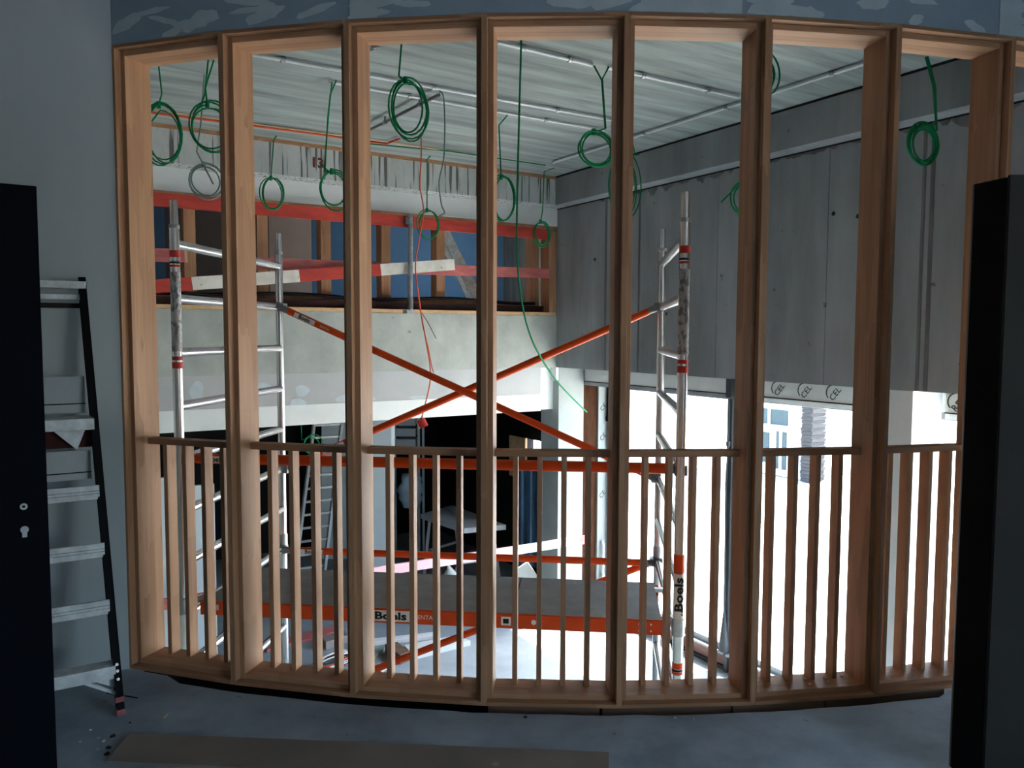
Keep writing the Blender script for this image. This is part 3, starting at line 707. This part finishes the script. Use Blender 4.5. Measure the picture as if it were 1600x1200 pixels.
def loose(name, label, pts, r, m, cat='cable'):
    P = [Vector(p) for p in pts]; Q = []
    for i in range(len(P) - 1):          # Catmull-Rom
        p0, p1, p2, p3 = P[max(i - 1, 0)], P[i], P[i + 1], P[min(i + 2, len(P) - 1)]
        for k in range(6):
            s = k / 6; Q.append(.5 * ((2 * p1) + (p2 - p0) * s + (2 * p0 - 5 * p1 + 4 * p2 - p3) * s * s + (3 * p1 - p0 - 3 * p2 + p3) * s ** 3))
    Q.append(P[-1])
    o = MB().tube(Q, r, 6).build(name, m)
    return tag(o, label, cat) if label else o
loose('hanging_cable', 'long green cable hanging from the ceiling and swinging to the corner stud', [(0.042, 4.107, 3.030), (0.031, 4.090, 2.581), (0.023, 4.120, 2.060), (0.041, 4.300, 1.769), (0.095, 4.550, 1.541), (0.187, 4.900, 1.361), (0.352, 5.600, 1.144), (0.650, 6.700, 0.841)], .0058, 'green')
loose('hanging_cable', 'single dark grey cable hanging from the short conduit in third bay', [(-0.462, 4.949, 3.030), (-0.431, 4.950, 2.972), (-0.430, 4.950, 2.649), (-0.463, 4.950, 2.470), (-0.449, 4.950, 2.331), (-0.429, 4.950, 2.279), (-0.465, 4.950, 2.259)], .005, 'greycable')
rc = thing('red_cable', 'red-orange cables hanging down the atrium to a red reel', 'cable', (-0.694, 5.950, 3.030))
o = loose('strand', None, [(-0.694, 5.950, 3.030), (-0.685, 5.900, 2.843), (-0.697, 5.900, 2.630), (-0.670, 5.900, 2.440), (-0.701, 5.900, 2.240), (-0.732, 5.900, 2.049), (-0.720, 5.900, 1.866), (-0.693, 5.900, 1.673), (-0.656, 5.900, 1.469), (-0.624, 5.900, 1.259), (-0.631, 5.900, 1.113), (-0.692, 5.900, 0.867)], .005, 'redcable'); adopt(o, rc)
o = loose('strand', None, [(-0.717, 5.920, 1.867), (-0.700, 5.920, 1.722), (-0.679, 5.900, 1.576), (-0.645, 5.930, 1.429), (-0.612, 5.920, 1.258), (-0.597, 5.920, 1.219)], .004, 'redcable'); adopt(o, rc)
o = loose('strand', None, [(-0.756, 5.950, 1.772), (-0.708, 5.950, 1.698), (-0.646, 5.950, 1.601), (-0.583, 5.950, 1.478)], .003, 'inkred'); adopt(o, rc)
q = Vector((-0.687, 5.900, 0.828))
MB().tube([q + Vector((-.02, .01, .03)), q + Vector((.0, .0, -.03))], .030, 12).build('reel_flange', 'sticker', rc)
MB().tube([q + Vector((-.012, -.01, .035)), q + Vector((.018, -.012, -.025))], .034, 12).build('reel', 'stickred', rc)

# ------------------------------------------------------------------ lower rear room
ladder('aluminium_ladder', 'tall pale aluminium ladder leaning in the dark lower room', (-2.568, 9.000, -1.372), (-2.464, 9.700, 0.575), UX * .36, 13, .03, 'zinc', .07, .012)
o = MB().prism([(-2.559, 10.200, -1.759), (-2.190, 10.200, -1.760), (-2.100, 10.200, 0.525), (-2.515, 10.200, 0.526)], (0, .08, 0)).build('partition_panel', 'greypanel')
tag(o, 'pale blue-grey panel standing behind the aluminium ladder', 'panel', kind='thing')
o = MB().prism([(-1.774, 8.600, -1.246), (-1.368, 8.600, -1.248), (-1.343, 8.600, 0.679), (-1.742, 8.600, 0.680)], (.02, .12, 0)).build('partition_panel', 'greypanel')
tag(o, 'grey partition end standing right of the third screen post', 'panel', kind='thing')
t = thing('goods_rack', 'dim shelf of stacked cartons at the back of the lower room', 'rack', (-1.466, 10.600, -0.583))
for i, (y0, y1) in enumerate(((655, 668), (672, 684), (687, 702))):
    MB().prism([(-1.523, 10.600, 5.951)[:2] + (0,)] * 0 or [Vector((-1.591, 10.600, -0.048)) + Vector((0, 0, .30 - .15 * i)), Vector((-1.327, 10.600, -0.049)) + Vector((0, 0, .30 - .15 * i)), Vector((-1.327, 10.600, -0.049)) + Vector((0, 0, .41 - .15 * i)), Vector((-1.591, 10.600, -0.048)) + Vector((0, 0, .41 - .15 * i))], (0, .3, 0)).build('carton', 'greypanel', t)
for x in ((-1.609, 10.600, -0.048), (-1.283, 10.600, -0.049), (-1.221, 10.600, -0.049)):
    MB().bar(Vector((x[0], x[1], ZG)), Vector((x[0], x[1], .75)), .03, .03, (1, 0, 0)).build('rack_post', 'greypanel', t)
t = thing('plastic_bag', 'pale blue plastic bag hanging in the dark lower room', 'bag', (-1.327, 10.000, -0.718))
V = []; c = Vector((-1.317, 10.000, -0.549)); F = []
for i in range(9):
    z = .24 - .055 * i; rr = .17 * (1 - .35 * abs(i - 4) / 4) * (1 + .1 * math.sin(i * 2.3))
    for j in range(12):
        a = j * math.pi / 6; V.append(c + Vector((rr * math.cos(a) * (1 + .08 * math.sin(3 * a + i)), .6 * rr * math.sin(a), z)))
for i in range(8):
    for j in range(12): F.append((i * 12 + j, i * 12 + (j + 1) % 12, i * 12 + 12 + (j + 1) % 12, i * 12 + 12 + j))
F += [tuple(range(12)), tuple(range(96, 108))]
MB().add(V, F, True).build('bag_body', 'bluebag', t)
MB().tube([c + Vector((0, 0, .2)), c + Vector((.01, 0, .5))], .012, 6).build('bag_neck', 'bluebag', t)
# trestle table
tbl = thing('trestle_table', 'grey trestle table in the dark lower room behind the platform', 'table', (-0.841, 12.447, -1.500))
P = [(-1.142, 9.628, -0.750), (-0.551, 8.913, -0.750), (-0.066, 9.089, -0.750), (-0.785, 10.133, -0.750)]
MB().prism(P, (0, 0, -.06)).build('table_top', 'plate', tbl)
A, B, C_, D_ = [Vector(p) for p in P]
for e0, e1 in ((A.lerp(B, .12), D_.lerp(C_, .12)), (A.lerp(B, .85), D_.lerp(C_, .85))):
    for p, s in ((e0.lerp(e1, .12), -1), (e0.lerp(e1, .88), 1)):
        d = (e1 - e0).normalized() * (.10 * s)
        MB().bar(p + Vector((0, 0, -.06)), Vector((p.x, p.y, ZG)) + d, .035, .035, (1, 0, 0)).build('leg', 'plate', tbl)
    MB().bar(e0.lerp(e1, .1) + Vector((0, 0, -.45)), e0.lerp(e1, .9) + Vector((0, 0, -.45)), .03, .03).build('stretcher', 'plate', tbl)
o = MB().prism([Vector((-0.867, 9.998, -0.745)), Vector((-0.708, 9.532, -0.745)), Vector((-0.630, 9.565, -0.745)), Vector((-0.703, 9.922, -0.745))], (0, 0, .012)).build('folded_sheet', 'plate')
tag(o, 'folded grey sheet lying on the trestle table', 'sheet')
# blue plastic sheet hanging near the corner pier
V = []; F = []
a = Vector((0.042, 9.000, 0.032)); b = Vector((0.312, 9.000, 0.032))
for i in range(13):
    f = i / 12; p = a.lerp(b, f) + Vector((0, .05 * math.sin(f * 17), 0))
    V += [Vector((p.x, p.y, .02)), Vector((p.x, p.y, ZG + .25)), Vector((p.x, p.y + .004, .02)), Vector((p.x, p.y + .004, ZG + .25))]
for i in range(12):
    k = 4 * i; F += [(k, k + 1, k + 5, k + 4), (k + 2, k + 6, k + 7, k + 3)]
o = MB().add(V, F, True).build('plastic_sheet', 'bluesheet'); tag(o, 'dark blue plastic sheet hanging left of the corner pier', 'sheet')
o = MB().room(.64, .67, -1.95, -1.57, -.30, .22).build('plywood_piece', 'pine'); tag(o, 'small pale plywood piece beside the bright gap in the dark side wall', 'board')
o = MB().prism([(0.304, 8.200, -1.125), (0.076, 8.200, -1.194), (0.049, 8.200, -1.018), (0.173, 8.200, -0.935)], (0, .03, 0)).build('board_offcut', 'insul'); tag(o, 'pale blue offcut leaning on the floor below the plastic sheet', 'board')
V = []; 
o = MB().tube([(-0.664, 8.300, -1.154), (-0.670, 8.300, -1.097), (-0.677, 8.300, -1.040), (-0.691, 8.300, -1.004)], [.095, .07, .03, .012], 9).build('rubble_sack', 'insul'); tag(o, 'small pale tied sack behind the platform edge', 'sack')
# pale pink board sloping across the lower opening
bboard('barrier_board', (-2.838, 5.835, -0.594), (0.789, 8.088, -0.655), ((.33, 'pink'), (.80, 'pinkpale'), (.975, 'sticker'), (1, 'pink')), 'pale pink board sloping up across the lower opening to the corner pier', .088)
for P0, P1, h, lab in (((-2.983, 6.122, -1.500), (-2.818, 6.224, -1.500), 1.85, 'blue-grey panel edge standing low behind the left end bay'), ((-2.891, 6.885, -1.500), (-2.723, 6.989, -1.500), 1.65, 'pale panel standing in the lower room behind the first bay')):
    P0, P1 = Vector(P0), Vector(P1); up = Vector((0, 0, h))
    o = MB().prism([P0, P1, P1 + up, P0 + up], VX * .05).build('standing_panel', 'greypanel'); tag(o, lab, 'panel', kind='thing')

# things lying on the lower floor
def slab(name, label, quad, h, m, cat, grp=None):
    o = MB().prism(quad, (0, 0, h)).build(name, m, None, .002); return tag(o, label, cat, grp)
slab('metal_profile', 'long pale metal profile lying on the lower floor under the platform', [(-1.502, 7.353, -1.499), (-1.484, 7.261, -1.499), (-0.705, 7.489, -1.499), (-0.714, 7.587, -1.499)], .04, 'sticker', 'profile')
slab('flat_panel', 'pale flat panel lying on the lower floor beside a dark box', [(-1.022, 7.212, -1.499), (-0.908, 6.979, -1.499), (-0.393, 7.328, -1.499), (-0.564, 7.455, -1.499)], .05, 'insul', 'panel')
o = MB().prism([(-1.194, 7.139, -1.499), (-1.012, 6.883, -1.499), (-0.941, 6.965, -1.499), (-1.081, 7.197, -1.499)], (0, 0, .09)).build('open_carton', 'darkwood', None, .004); tag(o, 'dark open carton on the lower floor in the third bay', 'box')
slab('red_plank', 'red painted plank lying on the lower floor in the second bay', [(-2.366, 7.329, -1.499), (-2.310, 7.148, -1.499), (-1.747, 7.612, -1.499), (-1.785, 7.782, -1.499)], .03, 'pink', 'plank')
slab('grey_tray', 'dark grey tray on the lower floor beside the red plank', [(-1.838, 7.325, -1.499), (-1.766, 7.203, -1.499), (-1.584, 7.385, -1.499), (-1.661, 7.513, -1.499)], .08, 'mdf', 'tray')
t = thing('wire_tangle', 'tangle of brown and white wires on the lower floor', 'wires', (-1.633, 6.890, -1.500))
for k, m in enumerate(('inkred', 'sticker', 'redcable', 'ink', 'sticker')):
    c = Vector((-1.628, 6.872, -1.480)); r2 = random.Random(k)
    MB().tube([c + Vector(((.10 + .05 * r2.random()) * math.cos(a * .5 + k) , (.12 + .06 * r2.random()) * math.sin(a * .5 + k * 1.3), .015 * k + .01 * math.sin(a))) for a in range(24)], .006, 5).build('wire', m, t)
slab('paper_scrap', 'white paper scrap at the edge of the lower floor, third bay', [(-1.249, 6.804, -1.499), (-1.150, 6.724, -1.499), (-1.098, 6.830, -1.499), (-1.204, 6.912, -1.499)], .006, 'sticker', 'paper')
slab('dark_cord_pile', 'dark crumpled cord patch beside the open carton', [(-1.309, 7.140, -1.499), (-1.266, 6.996, -1.499), (-1.208, 7.154, -1.499), (-1.203, 7.274, -1.499)], .03, 'greycable', 'cord')
pp = thing('grey_pipe', 'thin grey pipe standing against the white insulation strip', 'pipe', rm(.61, .03, ZG))
MB().tube([rm(.61, .03, ZG), rm(.61, .03, -.75), rm(.61, .012, -.7)], .014, 8).build('pipe', 'plate', pp)
MB().tube([rm(.61, .03, -1.1), rm(.61, .03, -1.06)], .02, 8).build('pipe_clip', 'galv', pp)
t = thing('blind_cord', 'dark blue cord hanging at the left edge of the first window', 'cord', rm(.69, .03, 1.0))
MB().tube([rm(.665, .03, .98), rm(.665, .03, .62)], .018, 8).build('cord', 'navy', t)
MB().tube([rm(.665, .03, .64), rm(.665, .03, .59)], .028, 8).build('knob', 'navy', t)
MB().tube([rm(.665, .03, .60), rm(.66, .035, .45), rm(.668, .03, .30)], .006, 6).build('thin_cord', 'greyprof', t)
t = thing('blind_cord', 'dark cord hanging at the right edge of the first window', 'cord', rm(.63, 1.73, .95))
MB().tube([rm(.63, 1.735, .97), rm(.625, 1.74, .56), rm(.63, 1.72, .2), rm(.63, 1.735, -.95)], .008, 8).build('cord', 'anthr', t)
MB().tube([rm(.625, 1.74, .58), rm(.625, 1.74, .54)], .02, 8).build('knob', 'anthr', t)
MB().tube([rm(.63, 1.735, -.95), rm(.63, 1.735, -1.30)], [.012, .05], 8).build('cord_end', 'anthr', t)

# ------------------------------------------------------------------ stepladder against the left wall
fb = Vector((-1.544, 2.997, 0.000)); ftop = Vector((-1.804, 3.286, 1.740))
fb.z = 0
sl_ = thing('stepladder', 'folded black and aluminium stepladder leaning on the pale left wall', 'ladder', fb)
W_b, W_t = .56, .40
def rp(f, side):            # point on a rail at fraction f; side 0 = right rail, 1 = left rail
    p = fb.lerp(ftop, f)
    return p - UX * ((W_b + (W_t - W_b) * f) * side)
def fz(z): return z / ftop.z
RAILREF = UX
for s_ in (0, 1):
    a, b = rp(.008, s_), rp(1.0, s_)
    d = (b - a).normalized(); nrm_ = UX.cross(d).normalized()
    m = MB()
    m.bar(a, b, .070, .006, UX)                                   # web of the channel
    for sg in (-1, 1):
        o_ = nrm_ * (.032 * sg) + UX * (.012 * (1 if s_ == 0 else -1) * -1)
        m.bar(a + o_, b + o_, .006, .026, UX)
    m.build('rail', 'fibre', sl_)
    sh = UX * (-.011 if s_ == 0 else .011)
    MB().bar(rp(.0005, s_) + sh, rp(.014, s_) + sh, .074, .034, UX).build('foot', 'rubber_red', sl_, .003)
    MB().bar(rp(.030, s_) + sh, rp(.041, s_) + sh, .074, .032, UX).build('foot_band', 'rubber_red', sl_)
LD = (rp(1, 0) - rp(0, 0)).normalized(); LN = UX.cross(LD).normalized()
if LN.dot(VX) < 0: LN = -LN
for z in (.175, .425, .645, .872):
    p, q = rp(fz(z), 0) - UX * .017, rp(fz(z), 1) + UX * .017
    m = MB()
    up = Vector((0, 0, 1))
    if z < .2:
        m.bar(p, q, .050, .075, VX)
    else:
        m.bar(p + VX * .03 + up * .017, q + VX * .03 + up * .017, .022, .010, VX)
        m.bar(p + VX * .035 - up * .017, q + VX * .035 - up * .017, .022, .010, VX)
        m.bar(p, q, .010, .075, VX)
    m.build('tread', 'tread', sl_, .001)
p, q = rp(fz(1.15), 0) - UX * .017, rp(fz(1.15), 1) + UX * .017
MB().bar(p + VX * .03, q + VX * .03, .045, .14, VX).build('platform', 'tread', sl_, .002)
MB().prism([p + VX * .02 + Vector((0, 0, -.03)) - UX * .03, p + VX * .02 + Vector((0, 0, -.11)) - UX * .06, p + VX * .02 + Vector((0, 0, -.03)) - UX * .14], VX * .01).build('platform_gusset', 'tread', sl_)
MB().bar(p - VX * .02 + Vector((0, 0, -.07)), q - VX * .02 + Vector((0, 0, -.07)), .07, .02, VX).build('platform_underside', 'darkred', sl_)
for z0, z1 in ((1.185, 1.335), (.915, 1.035)):
    p, q = rp(fz((z0 + z1) / 2), 0) - UX * .035, rp(fz((z0 + z1) / 2), 1)
    pq = MB().bar(p - VX * .03, q - VX * .03, z1 - z0, .006, VX).build('rear_plate', 'plate', sl_)
    for f in (.25, .72):
        zz = z0 + (z1 - z0) * f
        p, q = rp(fz(zz), 0) - UX * .035, rp(fz(zz), 1)
        MB().bar(p - VX * .026, q - VX * .026, .004, .004, VX).build('plate_line', 'fibre', pq)
p, q = rp(.985, 0), rp(.985, 1)
m = MB().bar(p, q, .03, .09, VX); m.bar(p - Vector((0, 0, .05)) - VX * .01, q - Vector((0, 0, .05)) - VX * .01, .022, .05, VX)
m.build('top_cap', 'tread', sl_, .002)
p, q = rp(.985, 0), rp(.985, 1)
MB().bar(p - Vector((0, 0, .085)) - VX * .03, q - Vector((0, 0, .085)) - VX * .03, .02, .03, VX).build('rear_rung', 'darkgrey', sl_)
for s_ in (0, 1):
    sg = UX * (1 if s_ == 0 else -1)
    MB().bar(rp(.045, s_) - sg * .012, rp(.090, s_) - sg * .145, .012, .012, VX).build('foot_brace', 'tread', sl_)
p = rp(.10, 0); MB().prism([rp(.10, 0) - UX * .015, rp(.058, 0) - UX * .015, rp(.096, 0) - UX * .14], VX * -.006).build('gusset', 'tread', sl_)
for f in (.112, .098, .080):
    p = rp(f, 0) + LN * .036 - UX * .011; MB().tube([p, p + LN * .004], .006, 8).build('rivet', 'chrome', sl_)

# ------------------------------------------------------------------ door leaves
dl = thing('door_leaf', 'dark navy door leaf with lock cylinder at left of the stepladder', 'door', (-2.0, 2.3, 0)); dl['kind'] = 'thing'
e0 = Vector((-1.546, 2.55, 0))
MB().hexa([e0 - UX * .93 + VX * a + Vector((0, 0, z)) if k == 0 else e0 + VX * a + Vector((0, 0, z)) for z in (.012, 1.99) for k, a in ((0, 0.0), (1, 0.0), (1, -.04), (0, -.04))]).build('leaf', 'navy', dl, .002)
for z, r, nm in ((.945, .011, 'spindle_ring'), (.868, .012, 'lock_cylinder')):
    c = e0 - UX * .068 + Vector((0, 0, z))
    q = MB().tube([c - VX * .001, c + VX * .004], r, 14).build(nm, 'chrome', dl)
    if nm == 'spindle_ring': MB().tube([c + VX * .004, c + VX * .0045], .005, 8).build('spindle_hole', 'black', q)
    else: MB().box(c + VX * -.000 + Vector((0, 0, -.012)), (.014, .009, .026), ROT).build('cylinder_body', 'chrome', q)
dr = thing('door_leaf', 'black door leaf with dark grey face standing at the right edge', 'door', (1.6, 2.5, 0)); dr['kind'] = 'thing'
pn = Vector((1.569, 2.50, 0)); pf = Vector((1.530, 2.635, 0)); rt = Vector((1.0, -.06, 0)).normalized()
prof = [pn, pn + rt * .7, pf + rt * .7 + Vector((0, 0, 0)), pf + rt * .03]
# rounded far edge
fd = (pf - pn).normalized()
arc = []
c = pf - fd * .022 + rt * .022
for k in range(7):
    a = math.radians(15 * k); arc.append(c - rt * (.022 * math.cos(a)) + fd * (.022 * math.sin(a)))
inner = pf - fd * .022 + rt * .03
P = [pn, pf - fd * .022, inner, inner + rt * .6, pn + rt * .7]
MB().prism([p + Vector((0, 0, .012)) for p in P], (0, 0, 2.006)).build('leaf', 'blackedge', dr)
P = arc + [arc[-1] + rt * .3, inner + rt * .3, inner]
eg = MB().prism([p + Vector((0, 0, .012)) for p in P], (0, 0, 2.006)).build('lit_edge_strip', 'litedge', dr)  # rounded edge in lighter grey, painting the light along the rim
for p_ in eg.data.polygons: p_.use_smooth = False
MB().prism([pn - fd * .012 + rt * .004 + Vector((0, 0, .012)), pn - fd * .012 + rt * .7 + Vector((0, 0, .012)), pn + rt * .7 - fd * .001 + Vector((0, 0, .012)), pn + rt * .004 - fd * .001 + Vector((0, 0, .012))], (0, 0, 2.012)).build('face_panel', 'darkgrey', dr)

# ------------------------------------------------------------------ floor board and rubble
o = MB().prism([(-1.434, 2.826, .0005), (-1.424, 2.634, .0005), (.329, 2.50, .0005), (.354, 2.703, .0005)], (0, 0, .012)).build('floor_board', 'mdf', None, .001)
tag(o, 'long brown hardboard strip lying on the screed before the screen', 'board')
for k in range(16):
    r2 = random.Random(40 + k); c = Vector((-1.62 + r2.random() * .30 , 2.66 + r2.random() * .30, 0)); s = .004 + r2.random() * .007
    if k > 11: c = Vector((-1.2 + r2.random() * 2.6, 2.92 + r2.random() * .06, 0)); s *= .7
    n = 7; V = []
    lo = [c + Vector((s * math.cos(2 * math.pi * j / n) * (1 + .4 * r2.random()), s * math.sin(2 * math.pi * j / n) * (1 + .4 * r2.random()), .0)) for j in range(n)]
    hi = [c + (p - c) * .6 + Vector((0, 0, s * (.5 + .5 * r2.random()))) for p in lo]
    m = MB().add(lo + hi, [tuple(range(n - 1, -1, -1)), tuple(range(n, 2 * n))] + [(j, (j + 1) % n, n + (j + 1) % n, n + j) for j in range(n)])
    o = m.build('plaster_chip', 'plate' if k % 2 else 'darkgrey')
    if k <= 11 and k % 2: tag(o, 'small pale plaster chip on the floor beside the navy door leaf', 'debris', 'pale chips by the door leaf')
    elif k <= 11: tag(o, 'small dark chip on the floor between navy door leaf and hardboard strip', 'debris', 'dark chips by the door leaf')
    else: tag(o, 'small crumb on the screed in front of the timber screen', 'debris', 'crumbs before the screen')
o = MB().tube([(-1.362, 2.962, 0.004), (-1.365, 2.945, 0.005), (-1.364, 2.984, 0.006)], .003, 5).build('wood_splinter', 'pine'); tag(o, 'pale wood splinter on the floor right of the stepladder foot', 'debris')
o = MB().tube([(-1.700, 3.165, 0.004), (-1.637, 3.147, 0.004), (-1.551, 3.124, 0.004)], .003, 5).build('black_wire', 'black'); tag(o, 'thin black cord on the floor behind the stepladder foot', 'cord')
for k in range(14):
    r2 = random.Random(80 + k); p = PHI0 + .47 + r2.random() * .24; rr = 6.09 + r2.random() * .1
    c = pol(p, rr, .0365); s = .003 + .004 * r2.random()
    o = MB().box(c + Vector((0, 0, s / 2)), (s * 2, s * 1.4, s), Matrix.Rotation(r2.random() * 3, 3, 'Z')).build('sawdust_crumb', 'pine', scr)

# ------------------------------------------------------------------ outside
o = MB().room(.76, 40, -40, 30, ZG - .25, ZG - .02).build('ground_outside', 'paving'); o['kind'] = 'structure'
bd = thing('facing_building', 'pale rendered building with small windows outside the second window', 'building', rm(9, -4.8, ZG))
MB().room(9, 12, -5.7, -3.88, ZG, 4.0).build('facade', 'facade', bd)
for v0, v1, z0, z1 in ((-5.2, -4.28, -.40, -.08), (-5.3, -4.75, -1.25, -.60), (-4.55, -4.30, -1.35, -.52), (-5.2, -4.28, .5, 1.4)):
    f = MB().room(8.97, 9.0, v0, v1, z0, z1).build('window', 'winglass', bd)
    MB().room(8.95, 8.975, (v0 + v1) / 2 - .03, (v0 + v1) / 2 + .03, z0, z1).build('window_bar', 'facade', f)
MB().room(8.85, 9.0, -5.7, -3.95, -.52, -.42).build('balcony_band', 'facade', bd)
o = thing('brick_column', 'dark brick column with rough edge outside the second window', 'column', rm(9.1, -3.7, ZG))
for k in range(60):
    MB().room(8.9 + .004 * (k % 2), 9.35, -3.86 - .01 * (k % 3), -3.62 + .02 * (k % 2), ZG + .075 * k, ZG + .075 * k + .066).build('brick_course', 'brick', o)
MB().room(8.94, 9.32, -3.84, -3.64, ZG, ZG + 4.5).build('mortar_core', 'facade', o)
